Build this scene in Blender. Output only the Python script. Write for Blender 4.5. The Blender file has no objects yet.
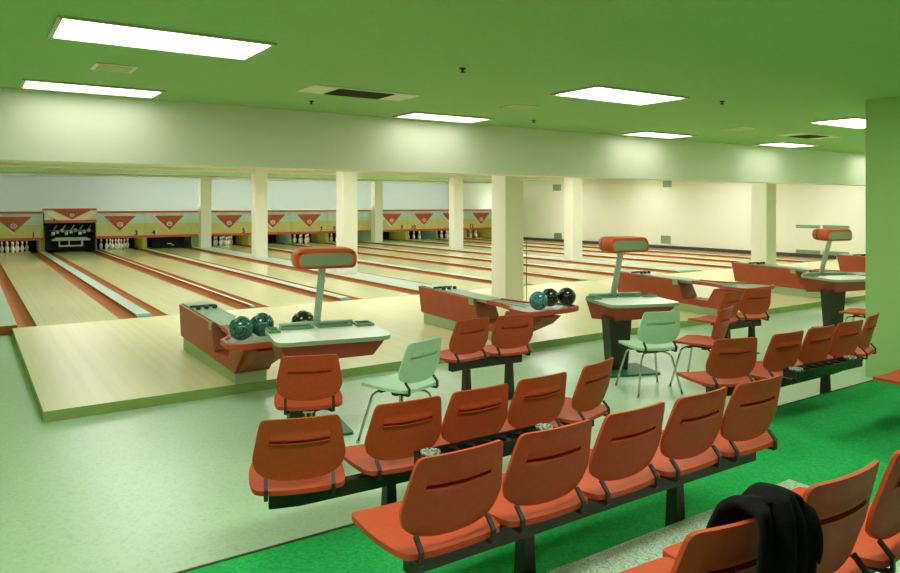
import bpy, bmesh, math, random
from mathutils import Vector, Matrix
random.seed(7)
PI = math.pi
CAPZ = .038
C = bpy.context.scene.collection
sc = bpy.context.scene

# ------------------------------------------------------------------ materials
def lin(c):
    return tuple(((v/255)/12.92 if v/255 <= .04045 else (((v/255)+.055)/1.055)**2.4) for v in c) + (1,)

def mat(name, rgb, rough=.5, metal=0, spec=.5, bump=0, bscale=200, var=0, vscale=8, coat=0, emit=None):
    m = bpy.data.materials.new(name); m.use_nodes = True
    nt = m.node_tree; b = nt.nodes['Principled BSDF']
    col = lin(rgb)
    b.inputs['Base Color'].default_value = col
    b.inputs['Roughness'].default_value = rough
    b.inputs['Metallic'].default_value = metal
    b.inputs['Specular IOR Level'].default_value = spec
    if coat:
        b.inputs['Coat Weight'].default_value = coat
        b.inputs['Coat Roughness'].default_value = .08
    tc = nt.nodes.new('ShaderNodeTexCoord')
    if var:
        n = nt.nodes.new('ShaderNodeTexNoise'); n.inputs['Scale'].default_value = vscale
        n.inputs['Detail'].default_value = 5
        nt.links.new(tc.outputs['Object'], n.inputs['Vector'])
        r = nt.nodes.new('ShaderNodeValToRGB')
        r.color_ramp.elements[0].position = .3; r.color_ramp.elements[1].position = .7
        r.color_ramp.elements[0].color = tuple(max(0, v*(1-var)) for v in col[:3]) + (1,)
        r.color_ramp.elements[1].color = tuple(min(1, v*(1+var)) for v in col[:3]) + (1,)
        nt.links.new(n.outputs['Fac'], r.inputs['Fac'])
        nt.links.new(r.outputs['Color'], b.inputs['Base Color'])
    if bump:
        n2 = nt.nodes.new('ShaderNodeTexNoise'); n2.inputs['Scale'].default_value = bscale
        nt.links.new(tc.outputs['Object'], n2.inputs['Vector'])
        bp = nt.nodes.new('ShaderNodeBump'); bp.inputs['Strength'].default_value = bump
        bp.inputs['Distance'].default_value = .004
        nt.links.new(n2.outputs['Fac'], bp.inputs['Height'])
        nt.links.new(bp.outputs['Normal'], b.inputs['Normal'])
    if emit:
        b.inputs['Emission Color'].default_value = emit[0]
        b.inputs['Emission Strength'].default_value = emit[1]
    return m

def wood(name, rgb, var=.1, board=.027, rough=.2, spec=.5, bands=0):
    """strip flooring with its boards running along Y"""
    m = mat(name, rgb, rough, 0, spec); nt = m.node_tree; b = nt.nodes['Principled BSDF']
    tc = nt.nodes.new('ShaderNodeTexCoord'); sx = nt.nodes.new('ShaderNodeSeparateXYZ')
    nt.links.new(tc.outputs['Object'], sx.inputs[0])
    d = nt.nodes.new('ShaderNodeMath'); d.operation = 'DIVIDE'; d.inputs[1].default_value = board
    f = nt.nodes.new('ShaderNodeMath'); f.operation = 'FLOOR'
    nt.links.new(sx.outputs['X'], d.inputs[0]); nt.links.new(d.outputs[0], f.inputs[0])
    w = nt.nodes.new('ShaderNodeTexWhiteNoise'); w.noise_dimensions = '1D'
    nt.links.new(f.outputs[0], w.inputs['W'])
    mp = nt.nodes.new('ShaderNodeMapping'); mp.inputs['Scale'].default_value = (14, .7, 4)
    nt.links.new(tc.outputs['Object'], mp.inputs['Vector'])
    n = nt.nodes.new('ShaderNodeTexNoise'); n.inputs['Scale'].default_value = 2; n.inputs['Detail'].default_value = 6
    nt.links.new(mp.outputs[0], n.inputs['Vector'])
    a = nt.nodes.new('ShaderNodeMath'); a.operation = 'ADD'
    nt.links.new(w.outputs['Value'], a.inputs[0]); nt.links.new(n.outputs['Fac'], a.inputs[1])
    h = nt.nodes.new('ShaderNodeMath'); h.operation = 'MULTIPLY'; h.inputs[1].default_value = .5
    nt.links.new(a.outputs[0], h.inputs[0])
    r = nt.nodes.new('ShaderNodeValToRGB'); col = lin(rgb)
    r.color_ramp.elements[0].position = .2; r.color_ramp.elements[1].position = .8
    r.color_ramp.elements[0].color = (col[0]*(1-var), col[1]*(1-var*1.15), col[2]*(1-var*1.6), 1)
    r.color_ramp.elements[1].color = tuple(min(1, v*(1+var*.7)) for v in col[:3]) + (1,)
    nt.links.new(h.outputs[0], r.inputs['Fac']); nt.links.new(r.outputs['Color'], b.inputs['Base Color'])
    return m

def speckle(name, base, dots, scale, rough=.45, thr=.45):
    m = mat(name, base, rough); nt = m.node_tree; b = nt.nodes['Principled BSDF']
    tc = nt.nodes.new('ShaderNodeTexCoord')
    v = nt.nodes.new('ShaderNodeTexVoronoi'); v.inputs['Scale'].default_value = scale
    nt.links.new(tc.outputs['Object'], v.inputs['Vector'])
    sp = nt.nodes.new('ShaderNodeSeparateColor'); nt.links.new(v.outputs['Color'], sp.inputs[0])
    r = nt.nodes.new('ShaderNodeValToRGB'); r.color_ramp.interpolation = 'CONSTANT'
    e = r.color_ramp.elements; e[0].color = lin(dots[0]); e[1].position = .14; e[1].color = lin(dots[1])
    x = e.new(thr); x.color = lin(base)
    nt.links.new(sp.outputs['Red'], r.inputs['Fac']); nt.links.new(r.outputs['Color'], b.inputs['Base Color'])
    return m

def marble(name, c1, c2, rough=.08):
    m = mat(name, c1, rough, spec=.6, coat=.6); nt = m.node_tree; b = nt.nodes['Principled BSDF']
    tc = nt.nodes.new('ShaderNodeTexCoord')
    n = nt.nodes.new('ShaderNodeTexNoise'); n.inputs['Scale'].default_value = 22
    n.inputs['Detail'].default_value = 8; n.inputs['Distortion'].default_value = 2.5
    nt.links.new(tc.outputs['Object'], n.inputs['Vector'])
    r = nt.nodes.new('ShaderNodeValToRGB'); e = r.color_ramp.elements
    e[0].position = .42; e[1].position = .62; e[0].color = lin(c1); e[1].color = lin(c2)
    nt.links.new(n.outputs['Fac'], r.inputs['Fac']); nt.links.new(r.outputs['Color'], b.inputs['Base Color'])
    return m

M = {}
M['ceiling'] = mat('ceiling_paint', (164, 208, 134), .9, bump=.2, bscale=90, var=.03, vscale=30)
M['white_wall'] = mat('off_white_wall', (236, 234, 216), .8, bump=.08, bscale=60)
M['column'] = mat('column_plaster', (246, 242, 228), .75, bump=.08, bscale=50)
M['blue_wall'] = mat('pale_blue_grey_wall', (206, 218, 212), .85)
M['dark_wall'] = mat('low_bounce_wall', (66, 70, 48), .7)  # for the unseen front wall, darkened to cut bounce onto the seat backs
M['green_wall'] = mat('light_green_wall', (176, 214, 142), .85, bump=.06, bscale=60)
M['fascia'] = mat('fascia_paint', (246, 244, 232), .85)
M['floor'] = speckle('pale_green_tile', (196, 222, 192), ((184, 212, 182), (190, 217, 187)), 60, .32, .4)
M['carpet'] = mat('green_carpet', (50, 184, 96), .95, spec=.1, bump=.8, bscale=260, var=.22, vscale=60)
M['terrazzo'] = speckle('terrazzo', (206, 230, 206), ((128, 166, 138), (164, 200, 172)), 150, .35, .34)
M['edge_dark'] = mat('step_edge_strip', (44, 66, 38), .6)
M['lane'] = wood('lane_maple', (234, 224, 172), .05, .027, .14, .45)
M['approach'] = wood('approach_maple', (236, 226, 180), .05, .06, .32, .35)
M['approach_edge'] = mat('approach_edge_green', (150, 174, 100), .5, var=.08)
M['gutter'] = mat('gutter_brown', (172, 100, 50), .65, spec=.15, var=.08, vscale=3)
M['cap_blue'] = mat('pale_blue_divider', (196, 214, 200), .35)
M['cap_white'] = mat('white_divider', (222, 214, 190), .35)
M['cap_end'] = mat('divider_end_teal', (92, 150, 128), .4)
M['plum'] = mat('dark_baseboard', (78, 62, 58), .6)
M['seat'] = mat('orange_red_fibreglass', (202, 80, 45), .5, spec=.25, bump=.1, bscale=160, var=.06, vscale=40)
M['mint'] = mat('mint_fibreglass', (192, 232, 200), .42, spec=.4, bump=.1, bscale=160, var=.04, vscale=40)
M['iron'] = mat('dark_brown_enamel', (46, 40, 32), .45)
M['chrome'] = mat('chrome_tube', (186, 200, 180), .22, 1)
M['rack_red'] = mat('ball_return_orange_red', (190, 80, 46), .45, var=.06, vscale=6)
M['rack_wood'] = mat('ball_return_kick_plate', (186, 204, 164), .5)
M['rack_brown'] = mat('ball_return_brown', (160, 80, 46), .5)
M['rim_red'] = mat('ball_tray_red_rim', (200, 72, 44), .4)
M['teal_metal'] = mat('teal_track_metal', (158, 186, 166), .35, var=.06, vscale=12)
M['knob'] = mat('dark_green_knob', (28, 74, 56), .35)
M['laminate'] = mat('white_laminate', (228, 232, 224), .3, var=.02)
M['lam_edge'] = mat('green_laminate_edge', (150, 180, 148), .4)
M['apron'] = mat('apron_red_brown', (172, 66, 42), .5)
M['pedestal'] = mat('dark_olive_pedestal', (44, 50, 32), .4)
M['plate'] = mat('green_base_plate', (34, 112, 66), .45)
M['tray_green'] = mat('green_score_tray', (104, 152, 116), .4)
M['tray_dark'] = mat('dark_green_recess', (46, 104, 66), .5)
M['head'] = mat('projector_orange_red', (206, 84, 46), .38, var=.04)
M['head_trim'] = mat('projector_gold_trim', (196, 150, 84), .4)
M['screen'] = mat('projector_green_screen', (134, 156, 122), .25)
M['post'] = mat('pale_teal_post', (184, 204, 186), .35)
M['black'] = mat('matt_black', (14, 14, 12), .6)
M['void'] = mat('pit_black', (16, 20, 14), .9)
M['ball_teal'] = marble('teal_marbled_ball', (16, 66, 56), (62, 134, 116))
M['ball_blue'] = marble('blue_teal_marbled_ball', (28, 104, 112), (84, 164, 160))
M['ball_black'] = marble('black_ball', (10, 14, 12), (16, 22, 20), .06)
M['pin'] = mat('pin_white', (240, 240, 226), .3)
M['pin_red'] = mat('pin_red_band', (222, 176, 156), .4)
M['mask_blue'] = mat('mask_pale_blue', (206, 230, 226), .5, var=.12, vscale=2.2)
M['mask_olive'] = mat('mask_olive_yellow', (222, 212, 138), .5, var=.05)
M['mask_red'] = mat('mask_orange_red_trim', (220, 96, 58), .45)
M['pennant'] = mat('pennant_red', (192, 84, 56), .45)
M['cream'] = mat('emblem_cream', (250, 244, 230), .5)
M['ink'] = mat('numeral_black', (22, 26, 20), .6)
M['kick_olive'] = mat('partition_olive', (186, 178, 70), .5)
M['kick_teal'] = mat('partition_grey_green', (132, 168, 136), .5)
M['silver'] = mat('machine_silver', (176, 190, 184), .3, .7)
M['grille'] = mat('green_wall_grille', (160, 172, 128), .5)
M['vent_white'] = mat('vent_pale', (240, 240, 214), .5)
M['vent_mid'] = mat('vent_louvre_pale', (204, 212, 170), .5)
M['vent_dark'] = mat('vent_dark', (40, 56, 26), .7)
M['frame_green'] = mat('fixture_frame', (196, 204, 160), .5)
M['jacket'] = mat('black_wool', (20, 19, 16), .95, spec=.15, bump=.5, bscale=220)
M['glass'] = speckle('mottled_glass_ashtray', (196, 216, 206), ((60, 84, 74), (120, 150, 138)), 110, .12, .5)
M['tray_black'] = mat('black_enamel_tray', (18, 34, 26), .25, spec=.6, coat=.3)
LAMP = (.97, 1, .85, 1)
M['lamp'] = mat('fluorescent_diffuser', (250, 246, 232), .6, emit=(LAMP, 9.5))
M['lamp_soft'] = mat('fluorescent_diffuser_dim', (250, 246, 232), .6, emit=(LAMP, 2.5))
M['lane_lamp'] = mat('lane_fluorescent_diffuser', (250, 246, 232), .6, emit=((1, .965, .97, 1), 15.0))
M['added_wash'] = mat('added_wash_glow', (250, 246, 232), .6, emit=((1, 1, .96, 1), 60.0))
M['pit_lamp'] = mat('pin_light_tube', (250, 246, 232), .6, emit=((.92, 1, .86, 1), 9.0))

# ------------------------------------------------------------------ builders
def box(bm, x0, x1, y0, y1, z0, z1, mi=0):
    vs = [bm.verts.new(p) for p in ((x0,y0,z0),(x1,y0,z0),(x1,y1,z0),(x0,y1,z0),(x0,y0,z1),(x1,y0,z1),(x1,y1,z1),(x0,y1,z1))]
    for f in ((0,3,2,1),(4,5,6,7),(0,1,5,4),(1,2,6,5),(2,3,7,6),(3,0,4,7)):
        fc = bm.faces.new([vs[i] for i in f]); fc.material_index = mi

def prism(bm, pts, axis, a, b, mi=0):
    """extrude polygon pts (2-D) between a and b along axis"""
    def P(p, t):
        return {'x': (t, p[0], p[1]), 'y': (p[0], t, p[1]), 'z': (p[0], p[1], t)}[axis]
    A = [bm.verts.new(P(p, a)) for p in pts]; B = [bm.verts.new(P(p, b)) for p in pts]
    n = len(pts)
    fs = [bm.faces.new(A[::-1]), bm.faces.new(B)]
    for i in range(n):
        fs.append(bm.faces.new((A[i], A[(i+1) % n], B[(i+1) % n], B[i])))
    for f in fs: f.material_index = mi
    return fs

def lathe(bm, prof, center=(0,0,0), n=20, mi=0):
    cx, cy, cz = center; rings = []
    for r, z in prof:
        if r < 1e-6: rings.append([bm.verts.new((cx, cy, cz+z))])
        else: rings.append([bm.verts.new((cx+r*math.cos(2*PI*k/n), cy+r*math.sin(2*PI*k/n), cz+z)) for k in range(n)])
    for A, B in zip(rings, rings[1:]):
        for k in range(n):
            if len(A) == 1 and len(B) == 1: continue
            if len(A) == 1: f = bm.faces.new((A[0], B[(k+1) % n], B[k]))
            elif len(B) == 1: f = bm.faces.new((A[k], A[(k+1) % n], B[0]))
            else: f = bm.faces.new((A[k], A[(k+1) % n], B[(k+1) % n], B[k]))
            f.material_index = mi; f.smooth = True

def tube(bm, pts, r, n=10, mi=0, cap=True, r2=None):
    pts = [Vector(p) for p in pts]; rings = []
    for i, p in enumerate(pts):
        d = (pts[min(i+1, len(pts)-1)] - pts[max(i-1, 0)]).normalized()
        a = d.orthogonal().normalized() if i == 0 else (prev - d*prev.dot(d)).normalized()
        prev = a; b = d.cross(a)
        rr = r if r2 is None else r + (r2-r)*i/(len(pts)-1)
        rings.append([bm.verts.new(p + rr*(a*math.cos(2*PI*k/n) + b*math.sin(2*PI*k/n))) for k in range(n)])
    for A, B in zip(rings, rings[1:]):
        for k in range(n):
            f = bm.faces.new((A[k], A[(k+1) % n], B[(k+1) % n], B[k])); f.smooth = True; f.material_index = mi
    if cap:
        bm.faces.new(rings[0][::-1]).material_index = mi; bm.faces.new(rings[-1]).material_index = mi

def bezier(p0, p1, p2, n=8):
    p0, p1, p2 = Vector(p0), Vector(p1), Vector(p2)
    return [p0*(1-t)**2 + p1*2*t*(1-t) + p2*t*t for t in [i/n for i in range(n+1)]]

def ribbon(bm, pts, w, z0, z1, mi=0):
    """rectangular beam following a polyline in plan"""
    L, R = [], []
    for i, p in enumerate(pts):
        a = Vector(pts[max(i-1, 0)]); b = Vector(pts[min(i+1, len(pts)-1)])
        d = (b-a).normalized(); nrm = Vector((-d.y, d.x))*w/2
        L.append(Vector(p)+nrm); R.append(Vector(p)-nrm)
    rows = [[bm.verts.new((q.x, q.y, z)) for q, z in ((l, z0), (r, z0), (r, z1), (l, z1))] for l, r in zip(L, R)]
    for A, B in zip(rows, rows[1:]):
        for k in range(4):
            bm.faces.new((A[k], A[(k+1) % 4], B[(k+1) % 4], B[k])).material_index = mi
    bm.faces.new(rows[0][::-1]).material_index = mi; bm.faces.new(rows[-1]).material_index = mi

def shell(bm, S, T, pos, nrm, th):
    """double sided curved plate: pos(s,t)->Vector, thickness th(s,t) along -nrm"""
    A = [[bm.verts.new(pos(s, t)) for s in S] for t in T]
    B = [[bm.verts.new(pos(s, t) - Vector(nrm)*th(s, t)) for s in S] for t in T]
    ns, ntt = len(S), len(T)
    fs = []
    for j in range(ntt-1):
        for i in range(ns-1):
            fs.append(bm.faces.new((A[j][i], A[j][i+1], A[j+1][i+1], A[j+1][i])))
            fs.append(bm.faces.new((B[j][i], B[j+1][i], B[j+1][i+1], B[j][i+1])))
    for i in range(ns-1):
        fs.append(bm.faces.new((A[0][i], B[0][i], B[0][i+1], A[0][i+1])))
        fs.append(bm.faces.new((A[-1][i], A[-1][i+1], B[-1][i+1], B[-1][i])))
    for j in range(ntt-1):
        fs.append(bm.faces.new((A[j][0], A[j+1][0], B[j+1][0], B[j][0])))
        fs.append(bm.faces.new((A[j][-1], B[j][-1], B[j+1][-1], A[j+1][-1])))
    for f in fs: f.smooth = True

def obj(name, bm, mats, parent=None, bevel=0, smooth_angle=None, loc=None, rotz=0):
    bmesh.ops.recalc_face_normals(bm, faces=bm.faces)
    me = bpy.data.meshes.new(name); bm.to_mesh(me); bm.free()
    for m in (mats if isinstance(mats, (list, tuple)) else [mats]): me.materials.append(m)
    o = bpy.data.objects.new(name, me); C.objects.link(o)
    if parent: o.parent = parent
    if loc: o.location = loc
    if rotz: o.rotation_euler = (0, 0, rotz)
    if bevel:
        md = o.modifiers.new('bevel', 'BEVEL'); md.width = bevel; md.segments = 2; md.limit_method = 'ANGLE'
        md.angle_limit = math.radians(35)
    if smooth_angle:
        me.polygons.foreach_set('use_smooth', [True]*len(me.polygons)); me.set_sharp_from_angle(angle=math.radians(smooth_angle))
    return o

def tag(o, label, cat, group=None):
    o['label'] = label; o['category'] = cat
    if group: o['group'] = group
    return o

def thing(name, label, cat, loc=(0,0,0), rotz=0, group=None):
    o = bpy.data.objects.new(name, None); C.objects.link(o); o.empty_display_size = .1
    o.location = loc; o.rotation_euler = (0, 0, rotz)
    return tag(o, label, cat, group)

def struct(name, bm, m, bevel=0):
    o = obj(name, bm, m, bevel=bevel); o['kind'] = 'structure'; return o

def NB(): return bmesh.new()
def kids(o): return [c for c in C.objects if c.parent == o]
def dup(root, label, loc=None, rotz=None, group=None):
    r = root.copy(); C.objects.link(r)
    r['label'] = label
    if group: r['group'] = group
    if loc is not None: r.location = loc
    if rotz is not None: r.rotation_euler = (0, 0, rotz)
    for ch in kids(root):
        c = ch.copy(); C.objects.link(c); c.parent = r
        for g in kids(ch):
            d = g.copy(); C.objects.link(d); d.parent = c
    return r

ORD = ['leftmost', 'second', 'third', 'fourth', 'fifth', 'sixth', 'seventh', 'eighth', 'ninth', 'tenth', 'eleventh', 'twelfth']

# ------------------------------------------------------------------ levels and lane grid
F1, F2, F3, CE = -.09, .04, .165, 2.75        # settee floor, carpet step, terrazzo step, ceiling
LW, GW = 1.054, .235
LX = [0, 1.730, 3.314, 5.033, 7.284, 9.069, 10.662, 12.386, 14.637, 16.367, 17.951, 19.681]
XW = 21.0                                      # right wall
AY = -4.72                                     # front of the approach
YM = 17.0                                      # masking panels
XL = -2.3

# ------------------------------------------------------------------ the setting
b = NB(); box(b, XL, XW+.2, -14, 20, F1-.1, F1)
struct('floor', b, M['floor'])
b = NB(); box(b, XL, 6.849, -14, -8.06, F1+.001, F2)
o = struct('floor_carpet', b, M['carpet'])
b = NB(); box(b, XL, 6.849, -8.06, -8.045, F1+.001, F2+.004)
struct('trim_1', b, M['edge_dark'])
b = NB(); box(b, XL, 2.955, -14, -9.145, F2+.001, F3)
struct('floor_terrazzo', b, M['terrazzo'], bevel=.006)
b = NB(); box(b, -.294, XW, AY, 0, F1+.001, 0)
for f in b.faces:
    if f.normal.z < .5 and abs(f.calc_center_median().z) > .01: f.material_index = 1
struct('floor_approach', b, [M['approach'], M['approach_edge']])
b = NB(); box(b, XL, XW+.2, -14, 20, CE, CE+.1)
struct('ceiling', b, M['ceiling'])
b = NB(); box(b, XL-.15, XL, -14, 20, F1, CE); struct('wall_left', b, M['green_wall'])
b = NB(); box(b, XW, XW+.2, -7.67, 20, F1, CE); struct('wall_right', b, M['white_wall'])
b = NB(); box(b, XL, XW, 19.9, 20.05, F1, CE); struct('wall_back', b, M['blue_wall'])
b = NB(); box(b, XL, XW+.2, -14.15, -14, F1, CE); struct('wall_front', b, M['dark_wall'])
b = NB(); box(b, 6.85, XW+.2, -14, -7.67, F1, CE); struct('wall_corner', b, M['green_wall'])
b = NB(); box(b, XL, XW, -3.65, -3.2, 2.09, CE-.001); struct('trim_2', b, M['fascia'])
b = NB(); box(b, XW-.03, XW-.001, 0, 17.0, .02, .13); struct('baseboard_right', b, M['plum'])
# pit enclosure behind the masking panels, its unseen roof added to block light
b = NB()
box(b, -.6, XW-.01, 19.3, 19.4, -.09, 1.36)
box(b, -.6, XW-.01, YM+.25, 19.3, 1.30, 1.36)
box(b, -.72, -.63, YM+.1, 19.4, -.09, 1.36)
box(b, -.6, XW-.01, 18.35, 19.3, -.089, -.06)
struct('wall_pit', b, M['void'])

# columns
colrows = [(-2.0, 'nearest'), (4.09, 'second from the front'), (10.18, 'third from the front'), (16.27, 'farthest')]
colname = ['standing on the approach behind', 'standing part way down', 'standing farther down', 'standing at the pin end of']
k = 0
for xc, side in ((6.685, 'fourth and fifth lanes'), (14.04, 'eighth and ninth lanes')):
    for (yc, which) in colrows:
        b = NB(); w = .19
        box(b, xc-w, xc+w, yc-w, yc+w, .0005 if yc < 0 else CAPZ+.0005, CE)
        o = obj('column', b, M['column'], bevel=.008)
        tag(o, 'white square column, %s of the row between the %s' % (which, side), 'column', 'white columns in two rows')

for n, yb in enumerate((4.09, 10.18, 16.27)):
    for m_, (xa, xb) in enumerate(((XL, 6.685-.195), (6.685+.195, 14.04-.195), (14.04+.195, XW))):
        b = NB(); box(b, xa+.001, xb-.001, yb-.19, yb+.19, 2.655, CE-.001); struct('trim_%d' % (3+n*3+m_), b, M['white_wall'])
# ------------------------------------------------------------------ lanes
for i, x in enumerate(LX):
    lab = '%s bowling lane%s, a long glossy pale maple strip' % (ORD[i], '' if i == 0 else ' from the left')
    t = thing('bowling_lane', lab, 'bowling lane', (x, 0, 0), 0, 'bowling lanes')
    b = NB(); box(b, 0, LW, 0.0, 18.35, -.06, 0); obj('lane_bed', b, M['lane'], t)
    for s in (0, 1):
        b = NB(); x0 = -GW if s == 0 else LW
        # curved trough in section, running down the lane
        n = 10; pr = []
        for q in range(n+1):
            a = q/n; pr.append((x0+.001+(GW-.002)*a, -.004 - .052*math.sin(PI*a)**.7 if 0 < a < 1 else -.004))
        pr += [(x0+GW-.001, -.075), (x0+.001, -.075)]
        prism(b, pr, 'y', .002, 17.6); obj('gutter', b, M['gutter'], t)
# dividers
CAPZ = .038
ends = [(-.47, -GW)] + [(LX[i]+LW+GW, LX[i+1]-GW) for i in range(11)]
for i, (a, c) in enumerate(ends):
    if i == 0: nm = 'pale capping strip along the outer gutter of the leftmost lane'
    else: nm = 'flat capping between the %s and %s lanes from the left' % (ORD[i-1].replace('leftmost', 'first'), ORD[i])
    wide = (c-a) > .15
    t = thing('lane_divider', ('pale blue ' if wide and i else 'narrow white ' if i else '') + nm, 'lane divider', ((a+c)/2, 0, 0), 0, 'cappings between the lanes')
    h = (c-a)/2-.001
    b = NB(); box(b, -h, h, .12 if i else .002, 17.0, -.07, CAPZ)
    for f in b.faces:
        if f.calc_center_median().z < CAPZ-.001: f.material_index = 1
    obj('cap', b, [M['cap_blue'] if wide else M['cap_white'], M['gutter']], t)
    if i:
        b = NB(); prism(b, [(.002, -.07), (.119, -.07), (.119, CAPZ), (.03, .020), (.002, .004)], 'x', -h, h); 
        obj('end_block', b, M['cap_end'], t)

# ------------------------------------------------------------------ pin end: partitions, masks, pins
xs_mid = [-.42] + [(a+c)/2 for a, c in ends[1:]] + [20.985-.02]
for i, xm in enumerate(xs_mid):
    w = (ends[i][1]-ends[i][0])/2 if 0 < i < 12 else .03
    w = min(max(w*.8, .045), .3)
    if i == 12: xm = XW-.06
    if i in (2, 6, 10): m = M['kick_teal']
    elif i in (4, 8): m = M['kick_teal']
    else: m = M['kick_olive']
    if i == 0: lab = 'upright partition at the outer left side of the first pin deck'
    elif i == 12: lab = 'upright partition between the last pin deck and the right wall'
    else: lab = '%s upright partition between the %s and %s pin decks' % ('grey green' if m is M['kick_teal'] else 'olive yellow', ORD[i-1].replace('leftmost', 'first'), ORD[i])
    b = NB()
    prism(b, [(17.02, .013), (18.6, .013), (18.6, .9), (17.25, .9), (17.10, .42)], 'x', xm-w, xm+w)
    o = obj('pin_deck_partition', b, m); tag(o, lab, 'partition', 'partitions between the pin decks')

def text_mesh(name, s, size, m, parent, loc, rot=(PI/2, 0, 0), depth=.004):
    cu = bpy.data.curves.new(name, 'FONT'); cu.body = s; cu.size = size; cu.align_x = 'CENTER'; cu.align_y = 'CENTER'
    cu.extrude = depth; cu.offset = .006
    tmp = bpy.data.objects.new(name, cu); C.objects.link(tmp)
    dg = bpy.context.evaluated_depsgraph_get()
    me = bpy.data.meshes.new_from_object(tmp.evaluated_get(dg))
    C.objects.unlink(tmp); bpy.data.objects.remove(tmp)
    me.materials.clear(); me.materials.append(m)
    o = bpy.data.objects.new(name, me); C.objects.link(o); o.parent = parent
    o.location = loc; o.rotation_euler = rot
    return o

def emblem(parent, x, y, z, r):
    b = NB(); n = 24
    for k in range(n):
        a0, a1 = 2*PI*k/n, 2*PI*(k+1)/n
        q = [(x+R*math.cos(a)*1.15, z+R*math.sin(a)) for R, a in ((r, a0), (r, a1), (r*.7, a1), (r*.7, a0))]
        prism(b, q, 'y', y-.012, y)
    # small scrolled mark inside the ring
    for (sx0, sz0, sx1, sz1) in ((-.45,-.3,-.2,.35), (-.2,.35,.0,-.25), (.0,-.25,.22,.35), (.22,.35,.45,-.3)):
        d = .09
        prism(b, [(x+r*(sx0-d), z+r*sz0), (x+r*(sx0+d), z+r*sz0), (x+r*(sx1+d), z+r*sz1), (x+r*(sx1-d), z+r*sz1)], 'y', y-.01, y)
    o = obj('emblem', b, M['cream'], parent); o['label'] = 'small round cream emblem'

bounds = [-.62] + [m for m in xs_mid[1:-1]] + [XW-.01]
for i, x in enumerate(LX):
    x0, x1 = bounds[i]+.004, bounds[i+1]-.004
    xc = x + LW/2
    lift = (i == 1)
    if lift: x0, x1 = 1.42+.0, 3.04
    if i == 0: x1 = 1.405
    if i == 2: x0 = 3.055
    y = YM if not lift else YM-.25
    z0, zb, zm, zt, ze = (.44, .53, .97, 1.36, 1.43) if not lift else (1.03, 1.11, 1.13, 1.47, 1.53)
    lab = ('masking panel raised above the open pin machine, with a red pennant' if lift else
           '%s low masking panel%s, pale blue over olive with a red pennant' % (ORD[i], '' if i == 0 else ' from the left'))
    t = thing('masking_panel', lab, 'masking panel', (0, 0, 0), 0, 'masking panels above the pins')
    t.location = (xc, y, 0)
    X0, X1 = x0-xc, x1-xc
    b = NB(); box(b, X0, X1, 0, .06, zm, zt); obj('upper_board', b, M['mask_blue'], t)
    if not lift:
        b = NB(); box(b, X0, X1, 0, .06, zb, zm); obj('lower_board', b, M['mask_olive'], t)
    b = NB(); box(b, X0, X1, -.05, .08, z0, zb); obj('lower_trim', b, M['mask_red'], t, bevel=.01)
    b = NB(); box(b, X0-(.06 if lift else 0), X1, -.03, .08, zt, ze); obj('upper_trim', b, M['mask_red'], t, bevel=.008)
    # pennant: cream board behind a red triangle
    tw, zt2, zb2 = (.53, 1.25, .72) if not lift else (.62, 1.49, 1.15)
    b = NB()
    if lift: prism(b, [(-.82, 1.40), (-.62, 1.46), (0, 1.16), (.62, 1.46), (.82, 1.40), (.45, 1.12), (-.45, 1.12)], 'y', -.012, -.0005)
    else: prism(b, [(-tw-.07, zt2+.02), (-tw+.05, zt2+.035), (0, zb2+.02), (.03, zb2-.05), (-.02, zb2-.05)], 'y', -.012, -.0005)
    obj('pennant_border', b, M['cream'], t)
    b = NB(); prism(b, [(-tw, zt2), (0, zb2), (tw, zt2)], 'y', -.05, -.0125); pn = obj('pennant', b, M['pennant'], t, bevel=.004)
    emblem(t, 0, -.0501, zb2+(zt2-zb2)*.42, .085 if not lift else .06)
    # lane numeral beside the shared divider
    left_of_pair = i % 2 == 0
    nx = (X1-.30) if left_of_pair else (X0+.30)
    nz = zb+.085 if not lift else zb+.06
    text_mesh('lane_numeral', str(i+1), .25, M['ink'], t, (nx, -.006, nz))
    # pin lamp behind the panel
    if not lift and i not in (3,):
        b = NB(); tube(b, [(x, YM+.2, .66), (x+LW, YM+.2, .66)], .018); 
        o = obj('pin_lamp', b, M['pit_lamp']); tag(o, 'fluorescent tube behind the masking panel of the %s lane' % ORD[i], 'lamp', 'pin lamps behind the masks')

for i in range(6):  # hidden glowing tubes added to brighten the back wall
    xa, xb = bounds[2*i]+.2, (bounds[2*i+2]-.2 if i else 1.2)
    b = NB(); tube(b, [(xa, YM+.33, 1.385), (xb, YM+.33, 1.385)], .02)
    o = obj('added_wash_tube', b, M['added_wash']); tag(o, 'unseen tube added on top of the masking panels to brighten the back wall', 'lamp', 'valance lamps above the masks')
# raised pin machine on the second lane
t = thing('pin_machine', 'dark open pin setting machine standing over the second lane', 'pin machine', (LX[1]+LW/2, YM-.2, 0))
b = NB(); box(b, -.74, .74, .42, .5, .041, 1.03); box(b, -.80, -.70, .0, .5, .041, 1.03); box(b, .70, .76, .0, .5, .041, 1.03); box(b, -.8, .76, .0, .5, .99, 1.03)
obj('housing', b, M['void'], t)
b = NB(); box(b, -.6, .6, .05, .4, .40, .46); box(b, -.52, .5, .02, .06, .46, .52); obj('pin_table', b, M['silver'], t, bevel=.01)
b = NB()
for k in range(9): lathe(b, [(.0, 0), (.05, 0), (.055, .1), (.03, .12), (0, .12)], (-.56+.14*k, .14+.1*(k % 2), .60+.05*(k % 3)), 10)
obj('spotting_cup', b, M['pin'], t); 
b = NB(); box(b, -.40, .36, .0, .03, .20, .25); box(b, -.40, -.36, .0, .03, .25, .40); box(b, .30, .36, .0, .03, .25, .40); box(b, -.1, -.06, 0, .03, .25, .4); obj('sweep_bar', b, M['silver'], t)
b = NB()
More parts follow.
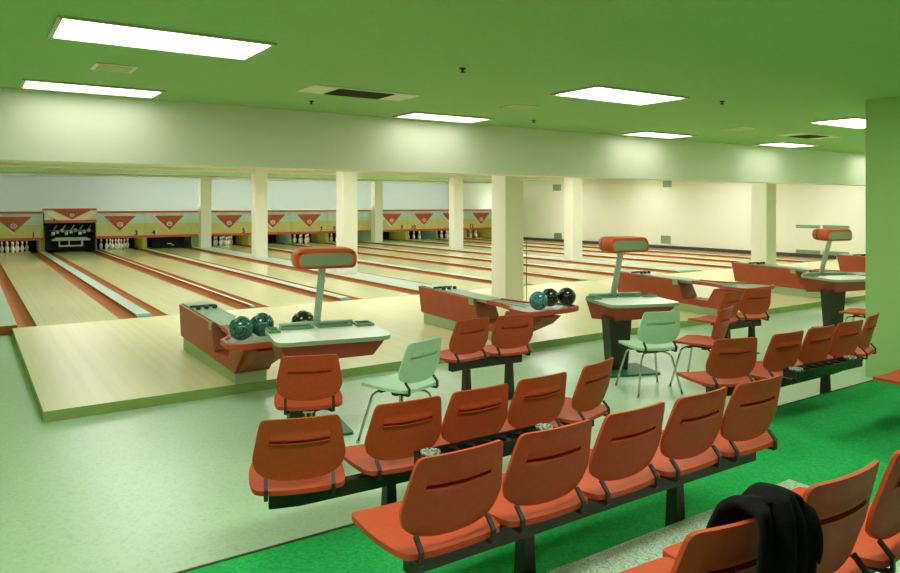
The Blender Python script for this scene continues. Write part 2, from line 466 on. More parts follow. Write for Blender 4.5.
for k in range(5): tube(b, [(-.55+.27*k, .1, .78), (-.45+.27*k, .1, .95)], .02, 8)
tube(b, [(-.68, .1, .76), (.68, .1, .74)], .015, 8); obj('linkage', b, M['silver'], t)
# lowered sweep on the fourth lane
t = thing('pin_sweep', 'dark lowered sweep board closing off the fourth lane pin deck', 'sweep board', (LX[3]+LW/2, YM+.1, 0))
b = NB(); box(b, -.6, .6, 0, .04, .02, .44); obj('board', b, M['void'], t)
b = NB(); box(b, -.05, .12, -.012, -.001, .17, .2); box(b, .1, .2, -.012, -.001, .12, .14); obj('label_plate', b, M['cap_white'], t)

# pins
prof = [(0,0),(.0258,0),(.029,.01),(.0445,.06),(.0565,.10),(.0605,.114),(.058,.14),(.045,.187),(.031,.22),(.024,.25),(.0228,.255),(.0255,.29),(.0303,.32),(.0323,.343),(.029,.362),(.019,.375),(0,.381)]
b = NB(); lathe(b, prof, n=14)
for f in b.faces:
    z = f.calc_center_median().z
    if .232 < z < .248 or .265 < z < .28: f.material_index = 1
pin0 = None
for i in (0, 2, 4, 6, 7, 9, 10, 11):
    lab = 'white bowling pin standing in the rack of ten on the %s lane' % ORD[i]
    for row in range(4):
        for q in range(row+1):
            px = LX[i]+LW/2 + (q-row/2)*.3048; py = YM+.35+row*.264
            if pin0 is None:
                pin0 = obj('bowling_pin', b, [M['pin'], M['pin_red']]); p = tag(pin0, lab, 'bowling pin', 'pins on the %s lane' % ORD[i])
            else:
                p = pin0.copy(); C.objects.link(p); p['label'] = lab; p['group'] = 'pins on the %s lane' % ORD[i]
            p.location = (px, py, .001)

# ------------------------------------------------------------------ ceiling fixtures
def light_fixture(label, x, y, m, group, w=1.22, d=.56, first=[None]):
    t = thing('ceiling_light', label, 'ceiling light', (x, y, CE), 0, group)
    b = NB()
    for (a, c, e, f) in ((-w/2-.03, w/2+.03, -d/2-.03, -d/2), (-w/2-.03, w/2+.03, d/2, d/2+.03), (-w/2-.03, -w/2, -d/2, d/2), (w/2, w/2+.03, -d/2, d/2)):
        box(b, a, c, e, f, -.016, -.0005)
    obj('frame', b, M['frame_green'], t)
    b = NB(); box(b, -w/2+.0005, w/2-.0005, -d/2+.0005, d/2-.0005, -.010, -.0005); obj('diffuser', b, m, t)
    return t
G = 'ceiling lights over the seating'
for lab, x, y in (('largest glowing ceiling light, at the upper left of the ceiling', .25, -6.5),
                  ('glowing ceiling light close to the fascia at far left, below the largest one', .16, -4.06),
                  ('glowing ceiling light near the middle of the ceiling, in the nearer row', 4.5, -6.5),
                  ('glowing ceiling light close to the fascia, right of the long ceiling grille', 4.04, -4.06),
                  ('glowing ceiling light close to the fascia, right of the middle of the ceiling', 7.97, -4.08),
                  ('glowing ceiling light close to the fascia, rightmost of that row', 11.35, -4.15),
                  ('glowing ceiling light cut off by the edge of the green wall at right', 8.85, -6.6)):
    light_fixture(lab, x, y, M['lamp'] if y < -5 else M['lamp_soft'], G, *((1.22, .56) if y < -5 else (1.10, .46)))
for x in (-1.5, .6, 2.6, 5.75):
    light_fixture('glowing ceiling light over the carpeted seating', x, -9.62 if x < 2 else -9.95, M['lamp'], 'ceiling lights over the carpet')
for y in (-.6, 3.2, 7.0, 11.35):
    for x in (1.4, 4.9, 8.7, 12.4, 16.2, 19.3):
        light_fixture('glowing ceiling light above the lanes behind the fascia', x, y, M['lane_lamp'], 'ceiling lights above the lanes')

for x, y in ((12.8, -6.6), (16.7, -6.6), (15.2, -4.15), (19.0, -4.15)):  # unseen lights added to lift the right of the fascia and floor
    light_fixture('added unseen ceiling light beyond the green wall', x, y, M['lamp'] if y < -5 else M['lamp_soft'], 'added ceiling lights beyond the green wall')
for lab, x, y in (('long ceiling grille with pale ends and a dark middle, left of centre', 2.3, -5.22), ('long ceiling grille with a dark middle, at far right of the ceiling', 10.04, -5.28)):
    t = thing('ceiling_grille', lab, 'ceiling grille', (x, y, CE), 0, 'long ceiling grilles')
    b = NB(); box(b, -.56, .56, -.21, .21, -.012, -.0005); obj('frame', b, M['vent_white'], t, bevel=.003)
    b = NB(); box(b, -.29, .30, -.17, .19, -.0128, -.0121)
    for k in range(9): box(b, -.28, .29, -.16+.04*k, -.145+.04*k, -.020, -.0129)
    obj('louvre', b, M['vent_dark'], t)
for lab, x, y in (('small square pale air diffuser between the two left ceiling lights', .14, -5.28), ('small pale air diffuser in the middle of the ceiling', 4.2, -5.3), ('small faint air diffuser at right of the ceiling', 8.2, -5.32)):
    t = thing('air_diffuser', lab, 'air diffuser', (x, y, CE), 0, 'small air diffusers')
    b = NB(); box(b, -.15, .15, -.15, .15, -.010, -.0005); obj('frame', b, M['vent_white'], t, bevel=.003)
    b = NB()
    for k in range(6): box(b, -.12, .12, -.12+.042*k, -.095+.042*k, -.015, -.0101)
    obj('louvre', b, M['vent_mid'], t)
for lab, x, y in (('small dark sprinkler head left of the middle light', 2.41, -6.78), ('small dark sprinkler head right of the middle light', 5.66, -6.82), ('small dark sprinkler head near the fascia at centre', 5.15, -4.45), ('small dark sprinkler head near the fascia, under the long grille', 2.14, -4.45)):
    t = thing('sprinkler_head', lab, 'sprinkler', (x, y, CE), 0, 'sprinkler heads')
    b = NB(); lathe(b, [(0, -.0005), (.025, -.0005), (.028, -.006), (.010, -.012), (.009, -.03), (0, -.03)], n=12); obj('collar', b, M['iron'], t)
    b = NB(); lathe(b, [(0, -.0301), (.022, -.0301), (.022, -.034), (0, -.036)], n=12); obj('deflector', b, M['iron'], t)
# wall grilles on the right wall
for lab, ya, yb, za, zb in (('small square green grille high on the right wall, beside the nearest free column', 12.1, 12.62, 2.28, 2.56), ('small square green grille low on the right wall, beside the nearest free column', 12.05, 12.55, .14, .40),
                            ('small square green grille high on the right wall, right of the middle', 6.1, 6.5, 2.32, 2.56), ('small square green grille low on the right wall, just above its dark base', 6.15, 6.6, .2, .5),
                            ('upper left long green grille on the right wall behind the rightmost projector', .50, 1.28, .93, 1.03), ('upper right long green grille on the right wall behind the rightmost projector', -.38, .42, .93, 1.04),
                            ('lower left long green grille on the right wall behind the rightmost projector', .50, 1.28, .14, .25), ('lower right long green grille on the right wall behind the rightmost projector', -.38, .42, .14, .25)):
    t = thing('wall_grille', lab, 'wall grille', (XW, (ya+yb)/2, za), 0, 'green grilles on the right wall')
    h = (yb-ya)/2; z = zb-za
    b = NB(); box(b, -.015, -.0005, -h, h, 0, z); obj('frame', b, M['grille'], t, bevel=.003)
    b = NB(); n = max(2, int(z/.035))
    for k in range(n): box(b, -.022, -.0151, -h+.02, h-.02, z*(k+.25)/n, z*(k+.65)/n)
    obj('louvre', b, M['tray_green'], t)
# thin rod by the near column
b = NB(); tube(b, [(6.93, -2.2, .001), (6.93, -2.2, 1.06)], .006, 8)
o = obj('rod', b, M['iron']); tag(o, 'thin dark upright rod just right of the nearest big column', 'rod')

# ------------------------------------------------------------------ ball returns
def ball_return(label):
    t = thing('ball_return', label, 'ball return', (0, 0, 0), 0, 'ball returns on the approach')
    b = NB(); prism(b, [(-4.71, .001), (-2.78, .001), (-2.78, .153), (-4.71, .104)], 'x', -.15, .15); obj('kick_plate', b, M['rack_wood'], t)
    # cabinet: high hood, open window, low plinth and raked prow
    side = [(-2.66, .515), (-2.74, .155), (-4.74, .105), (-5.05, .405), (-4.66, .405), (-4.55, .215), (-4.10, .20), (-4.0, .42), (-3.98, .475)]
    b = NB(); prism(b, side, 'x', -.17, .17); obj('cabinet', b, M['rack_red'], t, bevel=.008)
    b = NB(); prism(b, [(-4.115, .216), (-4.004, .43), (-3.99, .40), (-4.09, .21)], 'x', -.165, .165); obj('window_back', b, M['rack_brown'], t)
    b = NB(); prism(b, [(-4.752, .125), (-5.06, .405), (-5.30, .405), (-5.16, .30)], 'x', -.13, .13); obj('wedge', b, M['rack_brown'], t)
    # plan of the deck: narrow track that flares into a T shaped tray
    def plan(g):
        L = [(-.15+g, -2.72), (-.15+g, -4.25)]
        L += [tuple(p)[:2] for p in bezier((-.15+g, -4.3, 0), (-.17+g, -4.8, 0), (-.37+g, -4.98-g*.3, 0), 8)]
        L += [tuple(p)[:2] for p in bezier((-.385+g, -5.22, 0), (-.37+g, -5.38+g, 0), (-.14, -5.36+g, 0), 6)]
        R = [(.15-g, -2.72), (.15-g, -4.2)] + [tuple(p)[:2] for p in bezier((.15-g, -4.25, 0), (.17-g, -4.75, 0), (.47-g, -4.92-g*.3, 0), 8)]
        R += [tuple(p)[:2] for p in bezier((.49-g, -5.16, 0), (.47-g, -5.34+g, 0), (.14, -5.36+g, 0), 6)]
        R = R[::-1]
        return L + R
    outer, inner = plan(0), plan(.035)
    b = NB()
    bot = [bm_ for bm_ in inner]
    prism(b, [(-2.70, .5145), (-2.70, .526), (-4.2, .480), (-4.2, .4695)], 'x', -.14, .14)
    prism(b, [p for p in inner if p[1] < -3.9] + [], 'z', .445, .468)
    prism(b, [(-.115, -3.95), (-.115, -4.2), (.115, -4.2), (.115, -3.95)][::-1], 'z', .44, .4685)
    for sx in (-.055, .055): box(b, sx-.012, sx+.012, -4.9, -4.2, .4685, .478)
    obj('track', b, M['teal_metal'], t)
    b = NB(); n = len(outer)
    idx = [k for k in range(n) if outer[k][1] < -4.1]
    for q, w in zip(idx, idx[1:]):
        o0, o1, i0, i1 = outer[q], outer[w], inner[q], inner[w]
        lo = .44; hi = .488
        v = [b.verts.new((p[0], p[1], z)) for z in (lo, hi) for p in (o0, o1, i1, i0)]
        for f in ((0,1,5,4), (2,3,7,6), (4,5,6,7), (0,3,2,1)): b.faces.new([v[k] for k in f])
    bmesh.ops.remove_doubles(b, verts=b.verts, dist=.0005)
    obj('rim', b, M['rim_red'], t)
    b = NB()
    box(b, -.14, .14, -3.06, -3.02, .514, .538)
    for s in (-.09, .0, .09):
        lathe(b, [(0, 0), (.024, 0), (.03, .02), (.02, .042), (0, .046)], (s, -3.2, .510), 12)
    obj('lift_roller', b, M['knob'], t)
    for s in (-1, 1):
        b = NB(); box(b, *sorted((s*.1702, s*.173)), -4.0, -3.9, .40, .478); obj('corner_plate', b, M['teal_metal'], t)
    return t
RX = [1.42, 4.70, 8.70, 12.05, 16.05]
names = ['leftmost orange red ball return, two teal balls on its tray', 'second ball return from the left, three balls bunched on its tray', 'third ball return from the left, behind the middle score table',
         'fourth ball return from the left, behind the seat pair at right', 'farthest orange red ball return, beside the edge of the green wall']
r0 = ball_return(names[0]); r0.location = (RX[0], 0, 0)
for k in range(1, 5): dup(r0, names[k], (RX[k], 0, 0))

def ball(label, x, y, m, first=[None]):
    b = NB(); bmesh.ops.create_icosphere(b, subdivisions=4, radius=.1085)
    for f in b.faces: f.smooth = True
    o = obj('bowling_ball', b, m); o.location = (x, y, .4785+.1085); o.rotation_euler = (.5, .35, random.random()*6)
    tag(o, label, 'bowling ball', 'bowling balls on the ball returns')
    b = NB()
    for (a, e) in ((0, .18), (.35, .3), (-.35, .3)):
        d = Vector((math.sin(a)*math.cos(e), -math.sin(e), math.cos(a)*math.cos(e))).normalized()
        q = Matrix.Translation(d*.1078) @ d.to_track_quat('Z', 'Y').to_matrix().to_4x4()
        bmesh.ops.create_circle(b, cap_ends=True, radius=.013, segments=14, matrix=Matrix.Translation(d*.1092) @ d.to_track_quat('Z', 'Y').to_matrix().to_4x4())
    obj('finger_holes', b, M['black'], o)
    return o
ball('left one of two dark teal marbled bowling balls on the leftmost ball return', 1.20, -5.10, M['ball_teal'])
ball('right one of two dark teal marbled bowling balls on the leftmost ball return', 1.415, -5.02, M['ball_teal'])
ball('black bowling ball half hidden behind the leftmost score table', 1.78, -5.10, M['ball_black'])
ball('bright blue teal bowling ball, left of the two black ones', 4.575, -5.20, M['ball_blue'])
ball('black bowling ball in the middle of three on the second ball return', 4.87, -5.06, M['ball_black'])
ball('black bowling ball at the right end of the second ball return tray', 5.095, -5.11, M['ball_black'])

# ------------------------------------------------------------------ seat shells
SG = [-1, -.97, -.9, -.78, -.6, -.4, -.2, 0, .2, .4, .6, .78, .9, .97, 1]
S_BACK = [-1, -.985, -.95, -.88, -.78, -.695, -.69, -.5, -.3, 0, .3, .5, .69, .695, .78, .88, .95, .985, 1]
T_BACK = [0, .02, .06, .13, .22, .32, .42, .5, .56, .585, .600, .605, .645, .650, .69,  .72, .8, .88, .94, .98, 1]
def back_bm(H=.315, z0=.475, lean=.085):
    def hw(t):
        if t < .28: return .200 + (.217-.200)*math.sin(t/.28*PI/2)
        return .216 + (.184-.216)*(t-.28)/.72
    def pos(s, t):
        zb = .026*s*s + .030*abs(s)**7; zt = H - .003*s*s - .014*abs(s)**22
        z = zb + (zt-zb)*t
        return Vector((s*hw(t)*(1-.02*(abs(s)**8)*(t**30)), -lean*(z/H)**1.2 + .026*s*s - .004, z0+z))
    def th(s, t):
        d = .014
        if abs(s) < .693:
            if .6025 < t < .6475: d = .001
            elif .56 <= t <= .6025: d = .014 + .008*(t-.56)/.04
            elif .6475 <= t < .71: d = .018
        return d
    b = NB(); shell(b, S_BACK, T_BACK, pos, (0, 1, 0), th); return b
def seat_bm(zs=.442):
    T = [0, .03, .1, .22, .36, .5, .64, .78, .9, .97, 1]
    def hw(t): return .212 + .014*math.sin(PI*min(1, t*1.1)) + .006*t
    def pos(s, t):
        f = 1 - .035*abs(s)**8
        y = -.042 + .44*t
        y = .178 + (y-.178)*(1-.05*abs(s)**7)
        z = zs + .010*s*s - .016*(1-s*s)*math.sin(PI*t) - .012*max(0, t-.8)*5*.5
        return Vector((s*hw(t)*(1-.07*abs(2*t-1)**9), y, z))
    b = NB(); shell(b, SG, T, pos, (0, 0, 1), lambda s, t: .022); return b
BACK_ME = SEAT_ME = None
def shell_meshes():
    global BACK_ME, SEAT_ME, POST_ME
    o = obj('backrest', back_bm(), M['seat'], smooth_angle=40); BACK_ME = o.data; bpy.data.objects.remove(o)
    o = obj('seat', seat_bm(), M['seat'], smooth_angle=50); SEAT_ME = o.data; bpy.data.objects.remove(o)
    b = NB()
    pts = [(.0, .10, .318), (.0, .0, .318), (.0, -.05, .322), (.0, -.058, .345), (.0, -.050, .46)]
    for p, q in zip(pts, pts[1:]): pass
    prof = [(.12, .416), (-.044, .416), (-.046, .452), (-.008, .492), (-.014, .500), (-.055, .456), (-.055, .412), (-.046, .402), (.12, .402)]
    prism(b, prof, 'x', -.009, .009); o = obj('bracket', b, M['iron']); POST_ME = o.data; bpy.data.objects.remove(o)
shell_meshes()
MINT_BACK = BACK_ME.copy(); MINT_BACK.materials[0] = M['mint']
MINT_SEAT = SEAT_ME.copy(); MINT_SEAT.materials[0] = M['mint']

def place(name, me, parent, loc=(0,0,0), rotz=0):
    o = bpy.data.objects.new(name, me); C.objects.link(o); o.parent = parent; o.location = loc; o.rotation_euler = (0, 0, rotz); return o

def add_seat(t, x, y, r):
    s = place('seat', SEAT_ME, t, (x, y, 0), r)
    place('backrest', BACK_ME, s)
    for dx in (-.155, .155): place('bracket', POST_ME, s, (dx, 0, 0))

def leg_bm(z1):
    b = NB()
    A = [(-.027, -.028), (.027, -.028), (.027, .028), (-.027, .028)]
    lo = [b.verts.new((x*1.35, y*1.35, .012)) for x, y in A]; hi = [b.verts.new((x, y, z1)) for x, y in A]
    b.faces.new(lo[::-1]); b.faces.new(hi)
    for k in range(4): b.faces.new((lo[k], lo[(k+1) % 4], hi[(k+1) % 4], hi[k]))
    box(b, -.06, .06, -.07, .07, .001, .012)
    return b

def bench(label, loc, seats, legs, group, beam_ext=.14):
    """seats: (x, y, rotation in degrees) of the bracket line; beam runs below the seats"""
    t = thing('bench', label, 'bench', loc, 0, group)
    pts = []
    for x, y, r in seats:
        a = math.radians(r); add_seat(t, x, y, a)
        pts.append((x - math.sin(a)*.075, y + math.cos(a)*.075, a))
    a = pts[0][2]; P = [(pts[0][0]-math.cos(a)*beam_ext, pts[0][1]-math.sin(a)*beam_ext)]
    P += [p[:2] for p in pts]
    a = pts[-1][2]; P += [(pts[-1][0]+math.cos(a)*beam_ext, pts[-1][1]+math.sin(a)*beam_ext)]
    b = NB(); ribbon(b, P, .06, .325, .401); obj('beam', b, M['iron'], t, bevel=.005)
    for x, y in legs: obj('leg', leg_bm(.3245), M['iron'], t, bevel=.004, loc=(x, y, 0))
    return t

ARC = [(.49, -8.17, -18), (1.04, -8.20, -4), (1.485, -8.205, -1), (1.94, -8.19, 1), (2.46, -8.11, 15)]
def shift(S, dx): return [(x+dx, y, r) for x, y, r in S]
def bl(S): return [(x, y-F1, r) for x, y, r in S]
b1 = bench('curved bench of five orange red seats facing the leftmost score table', (0, 0, F1), ARC, [(1.08, -7.98), (2.2, -7.96)], 'curved benches at the carpet edge')
RARC = [(3.91, -8.12, -18), (4.44, -8.20, -4), (4.91, -8.205, -2), (5.37, -8.20, -3), (5.91, -8.12, 13)]
b2 = bench('curved bench of five orange red seats at right, ending beside the green wall', (0, 0, F1), RARC, [(4.35, -7.98), (5.50, -7.98)], 'curved benches at the carpet edge')
ROW2 = [(.626, -9.245, 0), (1.077, -9.245, -1), (1.525, -9.245, 1), (1.97, -9.245, 1), (2.41, -9.25, -1)]
b3 = bench('straight bench of five large orange red seats on the green carpet in the centre foreground', (0, 0, F2), ROW2, [(1.11, -9.08), (2.07, -9.08)], 'benches on the carpet')
b4 = bench('bench at the right edge, of which only one seat corner shows above the carpet', (0, 0, F2), [(4.60, -9.29, 0), (5.05, -9.29, 0), (5.5, -9.29, 0)], [(4.85, -9.13), (5.3, -9.13)], 'benches on the carpet')
ROW3 = [(.705, -10.30, -6), (1.178, -10.287, 0), (1.64, -10.27, 6)]
b5 = bench('nearest bench of dark backed orange seats on the terrazzo step, a jacket over it', (0, 0, F3), ROW3, [(.95, -10.17), (1.4, -10.16)], 'bench on the terrazzo step')
m1_ = bench('two seat orange red bench on the pale floor beside the second ball return', (0, 0, F1), [(2.80, -6.31, 5), (3.26, -6.34, -8)], [(2.83, -6.24), (3.31, -6.24)], 'two seat benches by the approach')
m2_ = bench('two seat orange red bench at right, beside the third ball return tray', (0, 0, F1), [(6.37, -6.40, 4), (6.87, -6.40, -18)], [(6.45, -6.33), (6.93, -6.33)], 'two seat benches by the approach')

# ------------------------------------------------------------------ chairs
def chair(label, x, y, r, mint):
    t = thing('chair', label, 'chair', (x, y, F1), math.radians(r), 'loose chairs at the score tables')
    place('seat', MINT_SEAT if mint else SEAT_ME, t); place('backrest', MINT_BACK if mint else BACK_ME, t)
    for dx in (-.155, .155): place('bracket', POST_ME, t, (dx, 0, 0))
    b = NB(); box(b, -.16, .16, .07, .12, .386, .4005); box(b, -.16, .16, .22, .26, .386, .4005); box(b, -.03, .03, .07, .26, .375, .3855); obj('under_frame', b, M['iron'], t, bevel=.004)
    for sx in (-1, 1):
        for (fy, ky, top) in ((.40, .33, .27), (-.04, .02, .09)):
            b = NB()
            tube(b, [(sx*.03, top, .378)] + bezier((sx*.08, top, .382), (sx*.150, ky, .382), (sx*.162, ky, .315), 6) + [(sx*.225, fy, .008)], .0095, 10)
            lathe(b, [(0, .001), (.014, .001), (.014, .018), (0, .018)], (sx*.225, fy, 0), 10)
            obj('leg', b, M['chrome'], t)
    return t
chair('mint green chair with chrome legs beside the leftmost score table', 1.93, -6.90, 17, True)
chair('mint green chair with chrome legs in front of the middle score table', 4.51, -6.95, -20, True)
chair('orange red chair with chrome legs right of the mint chair at the middle table', 5.18, -7.13, 17, False)
chair('orange chair half hidden by the edge of the green wall, at the rightmost table', 8.40, -7.08, 10, False)
t = thing('swivel_chair', 'orange red swivel chair on a pedestal in front of the leftmost score table', 'swivel chair', (1.07, -6.92, F1), math.radians(-21))
place('seat', SEAT_ME, t); place('backrest', BACK_ME, t)
for dx in (-.155, .155): place('bracket', POST_ME, t, (dx, 0, 0))
b = NB()
for sx in (-1, 1):
    for y0 in (.02, .33): tube(b, bezier((sx*.15, y0, .392), (sx*.10, .175, .39), (0, .175, .335), 8), .012, 8)
obj('spider', b, M['iron'], t)
b = NB(); lathe(b, [(0, .02), (.03, .02), (.028, .34), (.045, .35), (.045, .375), (0, .375)], (0, .175, 0), 16); obj('pedestal', b, M['chrome'], t)
b = NB(); lathe(b, [(0, .001), (.2, .001), (.205, .008), (.19, .016), (.05, .03), (0, .03)], (0, .175, 0), 28); obj('base', b, M['iron'], t)

# ------------------------------------------------------------------ score tables
def rounded(pts, rads, n=6):
    out = []
    for k, p in enumerate(pts):
        p = Vector(p); a = Vector(pts[k-1]); c = Vector(pts[(k+1) % len(pts)]); r = rads[k]
        if r <= 0: out.append(tuple(p)); continue
        u = p + (a-p).normalized()*r; w = p + (c-p).normalized()*r
        for q in range(n+1):
            s = q/n; v = u*(1-s)**2 + p*2*s*(1-s) + w*s*s; out.append((v.x, v.y))
    return out

def score_table(label, x, y, r, post_u, hr=0, hw=.46):
    t = thing('score_table', label, 'score table', (x, y, F1), math.radians(r), 'score tables')
    out = rounded([(-hw, -.385), (hw, -.385), (hw, .28), (hw-.07, .38), (-hw+.07, .38), (-hw, .28)], [.12, .14, .05, .03, .03, .05])
    b = NB(); fs = prism(b, out, 'z', .700, .732)
    for f in fs[2:]: f.material_index = 1
    fs[0].material_index = 1
    obj('table_top', b, [M['laminate'], M['lam_edge']], t)
    # tapering apron box
    b = NB()
    hi = [b.verts.new(p) for p in ((-hw+.04, -.32, .6995), (hw-.05, -.32, .6995), (hw-.06, .34, .6995), (-hw+.04, .34, .6995))]
    lo = [b.verts.new(p) for p in ((-hw+.11, -.24, .545), (hw-.13, -.24, .56), (hw-.14, .30, .50), (-hw+.09, .30, .49))]
    b.faces.new(hi); b.faces.new(lo[::-1])
    for k in range(4): b.faces.new((lo[k], lo[(k+1) % 4], hi[(k+1) % 4], hi[k]))
    obj('apron', b, M['apron'], t, bevel=.006)
    b = NB()
    A = [(-.13, -.10), (.13, -.10), (.13, .10), (-.13, .10)]
    c0 = Vector((-.23, -.12))
    lo = [b.verts.new((c0.x+p[0]*.72, c0.y+p[1]*.8, .022)) for p in A]; hi = [b.verts.new((c0.x+p[0], c0.y+p[1], .57)) for p in A]
    b.faces.new(hi); b.faces.new(lo[::-1])
    for k in range(4): b.faces.new((lo[k], lo[(k+1) % 4], hi[(k+1) % 4], hi[k]))
    obj('pedestal', b, M['pedestal'], t, bevel=.006)
    b = NB(); prism(b, rounded([(-.46, -.43), (.12, -.43), (.10, .06), (-.44, .06)], [.02]*4), 'z', .001, .0215); obj('base_plate', b, M['plate'], t)
    # pencil and score trays along the lane side
    for (u0, u1, v0, v1) in ((-hw+.12, -.07, .17, .285), (-.03, hw-.20, .17, .285), (hw-.17, hw-.02, .12, .30), (-hw+.005, -hw+.10, .06, .26)):
        b = NB(); w = .012
        for q in ((u0, u1, v0, v0+w), (u0, u1, v1-w, v1), (u0, u0+w, v0+w, v1-w), (u1-w, u1, v0+w, v1-w)): box(b, q[0], q[1], q[2], q[3], .7325, .752)
        tr = obj('score_tray', b, M['tray_green'], t)
        b = NB(); box(b, u0+w, u1-w, v0+w, v1-w, .7325, .738); obj('recess', b, M['tray_dark'], tr)
    b = NB(); box(b, -.33, .30, .305, .365, .7325, .765); obj('pencil_ledge', b, M['post'], t, bevel=.006)
    # raked post and projector head
    top = (post_u+.02, .16, 1.248)
    b = NB(); A = Vector((post_u, .365, .60)); B = Vector(top); d = (B-A).normalized(); sd = Vector((1, 0, 0)); nn = d.cross(sd).normalized()
    vs = []
    for p in (A, B):
        for q in ((-.028, -.02), (.028, -.02), (.028, .02), (-.028, .02)): vs.append(b.verts.new(p+sd*q[0]+nn*q[1]))
    for f in ((0,3,2,1), (4,5,6,7), (0,1,5,4), (1,2,6,5), (2,3,7,6), (3,0,4,7)): b.faces.new([vs[k] for k in f])
    box(b, post_u-.06, post_u+.06, .3455, .40, .60, .70)
    obj('post', b, M['post'], t, bevel=.005)
    hz = 1.245; hx = post_u+.02; hy = .12
    prof = rounded([(-.245, 0), (.245, 0), (.265, .09), (.225, .165), (-.225, .165), (-.265, .09)], [.04, .04, .05, .05, .05, .05], 5)
    b = NB(); rings = []
    for (yy, s, dz) in ((-.135, .955, 0), (-.12, 1, 0), (.02, 1, .004), (.12, .93, .008), (.16, .80, .012)):
        rings.append([b.verts.new((hx+p[0]*s, hy+yy, hz+dz+.082+(p[1]-.082)*s)) for p in prof])
    n = len(prof)
    for P, Q in zip(rings, rings[1:]):
        for k in range(n): b.faces.new((P[k], P[(k+1) % n], Q[(k+1) % n], Q[k]))
    b.faces.new(rings[0][::-1]); b.faces.new(rings[-1])
    hd = obj('projector_head', b, M['head'], t, smooth_angle=40)
    mm = Matrix.Translation((hx, hy, 0)) @ Matrix.Rotation(math.radians(hr), 4, 'Z') @ Matrix.Translation((-hx, -hy, 0)); hd.matrix_local = mm
    pr2 = rounded([(-.215, .022), (.215, .022), (.228, .085), (.195, .128), (-.195, .128), (-.228, .085)], [.03]*6, 4)
    b = NB(); prism(b, [(hx+p[0], hz+p[1]) for p in pr2], 'y', hy-.142, hy-.1351); obj('screen_bezel', b, M['head_trim'], hd)
    b = NB(); prism(b, [(hx+p[0]*.955, hz+.075+(p[1]-.075)*.9) for p in pr2], 'y', hy-.147, hy-.1421); sc_ = obj('screen', b, M['screen'], hd); sc_['label'] = 'flat green projector screen'
    b = NB()
    rg = []
    for yy in (.03, .042): rg.append([b.verts.new((hx+p[0]*1.012, hy+yy, hz+.086+(p[1]-.082)*1.012)) for p in prof])
    for k in range(n): b.faces.new((rg[0][k], rg[0][(k+1) % n], rg[1][(k+1) % n], rg[1][k]))
    obj('seam_band', b, M['iron'], hd)
    return t
score_table('leftmost white topped score table with projector head, behind the orange swivel chair', 1.63, -5.95, -12, -.02)
score_table('middle white topped score table with projector head and dark pedestal, behind the mint chair', 5.20, -6.0, -20, -.05, 8, .41)
score_table('rightmost white topped score table with projector head, partly hidden by the green wall', 9.58, -6.0, -20, -.05, 8, .41)

# ------------------------------------------------------------------ ball trays behind the curved benches
def cup_tray(bench_, x, y, L, r):
    zt = 0; w = .062; h = L/2
    b = NB(); n = 6; e = .11
    # top plate with round wells
    pitch = (L-2*e)/n; rad = min(.05, pitch*.42)
    bm = b
    for k in range(n):
        c = -h+e+pitch*(k+.5); m_ = 20
        def sq(a):
            cs, sn = math.cos(a), math.sin(a); q = max(abs(cs)/(pitch/2), abs(sn)/w); return (c+cs/q, sn/q)
        O = [bm.verts.new((*sq(2*PI*q/m_+PI/m_), zt)) for q in range(m_)]
        I = [bm.verts.new((c+rad*math.cos(2*PI*q/m_+PI/m_), rad*math.sin(2*PI*q/m_+PI/m_), zt)) for q in range(m_)]
        D = [bm.verts.new((c+rad*.9*math.cos(2*PI*q/m_+PI/m_), rad*.9*math.sin(2*PI*q/m_+PI/m_), zt-.05)) for q in range(m_)]
        for q in range(m_):
            w2 = (q+1) % m_
            bm.faces.new((O[q], O[w2], I[w2], I[q])); bm.faces.new((I[q], I[w2], D[w2], D[q]))
        bm.faces.new(D)
    for s in (-1, 1): box(b, *(sorted((s*h, s*(h-e)))), -w, w, zt-.012, zt)
    for s in (-1, 1): box(b, -h, h, s*w-.006, s*w+.006, zt-.052, zt+.008)
    for s in (-1, 1): box(b, s*h-.006, s*h+.006, -w+.0061, w-.0061, zt-.052, zt+.008)
    for s in (-.3, .3): box(b, s*L-.015, s*L+.015, w+.0061, w+.21, -.12, -.10); box(b, s*L-.015, s*L+.015, w+.0061, w+.03, -.0995, -.03)
    t = obj('cup_tray', b, M['tray_black'], bench_, loc=(x, y,   .452-F1), rotz=math.radians(r)); t['label'] = 'long black tray with round wells behind the backrests'
    for s in (-1, 1):
        b = NB(); lathe(b, [(0, 0), (.042, 0), (.048, .008), (.05, .018), (.043, .018), (.036, .009), (0, .007)], (s*(h-e*.5), 0, zt+.0005), 18)
        o = obj('ash_dish', b, M['glass'], t); o['label'] = 'mottled glass dish at the tray end'
cup_tray(b1, 1.44, -8.41, .84, -1)
cup_tray(b2, 4.64, -8.43, .84, -2)

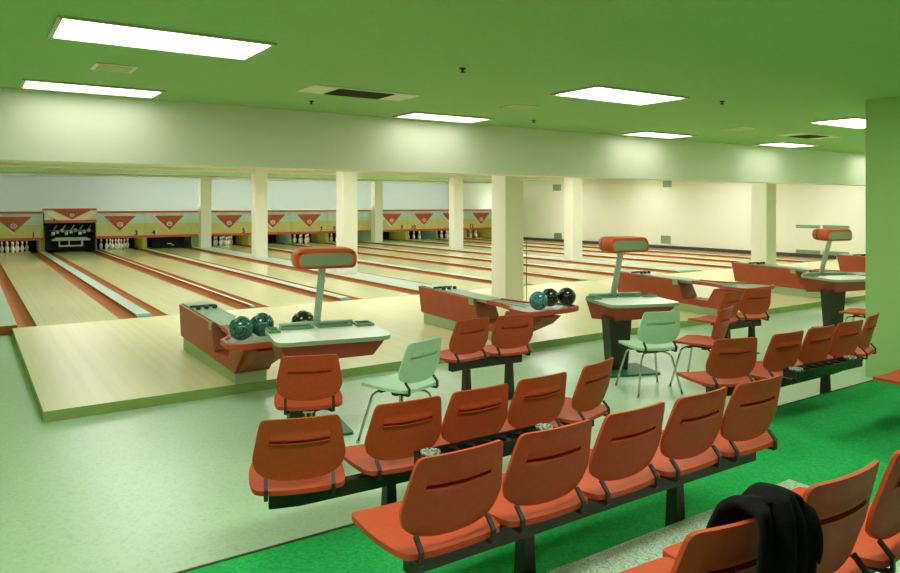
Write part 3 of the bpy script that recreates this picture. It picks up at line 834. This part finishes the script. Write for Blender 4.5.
# ------------------------------------------------------------------ jacket over the nearest bench
def jacket():
    """a coat hung over the right half of a backrest, in the frame of that seat"""
    b = NB(); NU, NV = 28, 48
    x0, y0, rr = ROW3[0]; ca, sa = math.cos(math.radians(rr)), math.sin(math.radians(rr))
    zt = F3 + .79; yt = -.085
    prof = [(.150, -.30), (.140, -.22), (.125, -.13), (.105, -.05), (.080, .01), (.045, .036), (0, .046), (-.035, .038), (-.058, .0), (-.064, -.07), (-.062, -.16), (-.058, -.28), (-.054, -.40), (-.05, -.50)]
    def P(v):
        q = v*(len(prof)-1); k = min(int(q), len(prof)-2); f = q-k
        return (prof[k][0]*(1-f)+prof[k+1][0]*f, prof[k][1]*(1-f)+prof[k+1][1]*f)
    g = []
    for j in range(NV+1):
        row = []; v = j/NV; y, z = P(v)
        for i in range(NU+1):
            u = i/NU*2-1
            cen = .095 - .05*max(0, v-.2) - .15*max(0, v-.52); half = .112 - .008*v
            uu = cen + u*half
            zz = z
            if z > -.08: zz = z - .055*max(0, u)**2 - .02*max(0, -u)**2
            side = 1 if v > .5 else -1
            fold = .010*math.sin(u*7+v*3.2)+.007*math.sin(u*13-v*7+1)+.005*math.sin(v*19+u*2)
            yy = y + fold*(-side)
            if u > .45: yy *= 1 - .25*(u-.45)
            xx = x0 + uu*ca - (yt+yy)*sa; yw = y0 + uu*sa + (yt+yy)*ca
            row.append(b.verts.new((xx, yw, zt+zz + .010*math.sin(u*5+1)*(1 if v > .9 or v < .08 else .3))))
        g.append(row)
    for j in range(NV):
        for i in range(NU):
            f = b.faces.new((g[j][i], g[j][i+1], g[j+1][i+1], g[j+1][i])); f.smooth = True
    o = obj('jacket', b, M['jacket'])
    md = o.modifiers.new('solid', 'SOLIDIFY'); md.thickness = .014; md.offset = 0
    md = o.modifiers.new('sub', 'SUBSURF'); md.levels = 1; md.render_levels = 1
    return tag(o, 'black jacket draped over the back of a seat on the nearest bench', 'jacket')
jacket()

# ------------------------------------------------------------------ camera and world
cam = bpy.data.cameras.new('camera'); co = bpy.data.objects.new('camera', cam); C.objects.link(co)
co.location = (-.817, -11.371, 1.684); co.rotation_euler = (PI/2, 0, -.595)
cam.sensor_fit = 'HORIZONTAL'; cam.sensor_width = 36; cam.lens = 715.6/900*36
cam.shift_y = -(286.5-204.1)/900; cam.clip_start = .05; cam.clip_end = 200
sc.camera = co
w = bpy.data.worlds.new('world'); sc.world = w; w.use_nodes = True
w.node_tree.nodes['Background'].inputs[0].default_value = (.02, .025, .018, 1)
w.node_tree.nodes['Background'].inputs[1].default_value = 1
sc.view_settings.view_transform = 'Standard'; sc.view_settings.look = 'None'
sc.view_settings.exposure = .5; sc.view_settings.gamma = 1
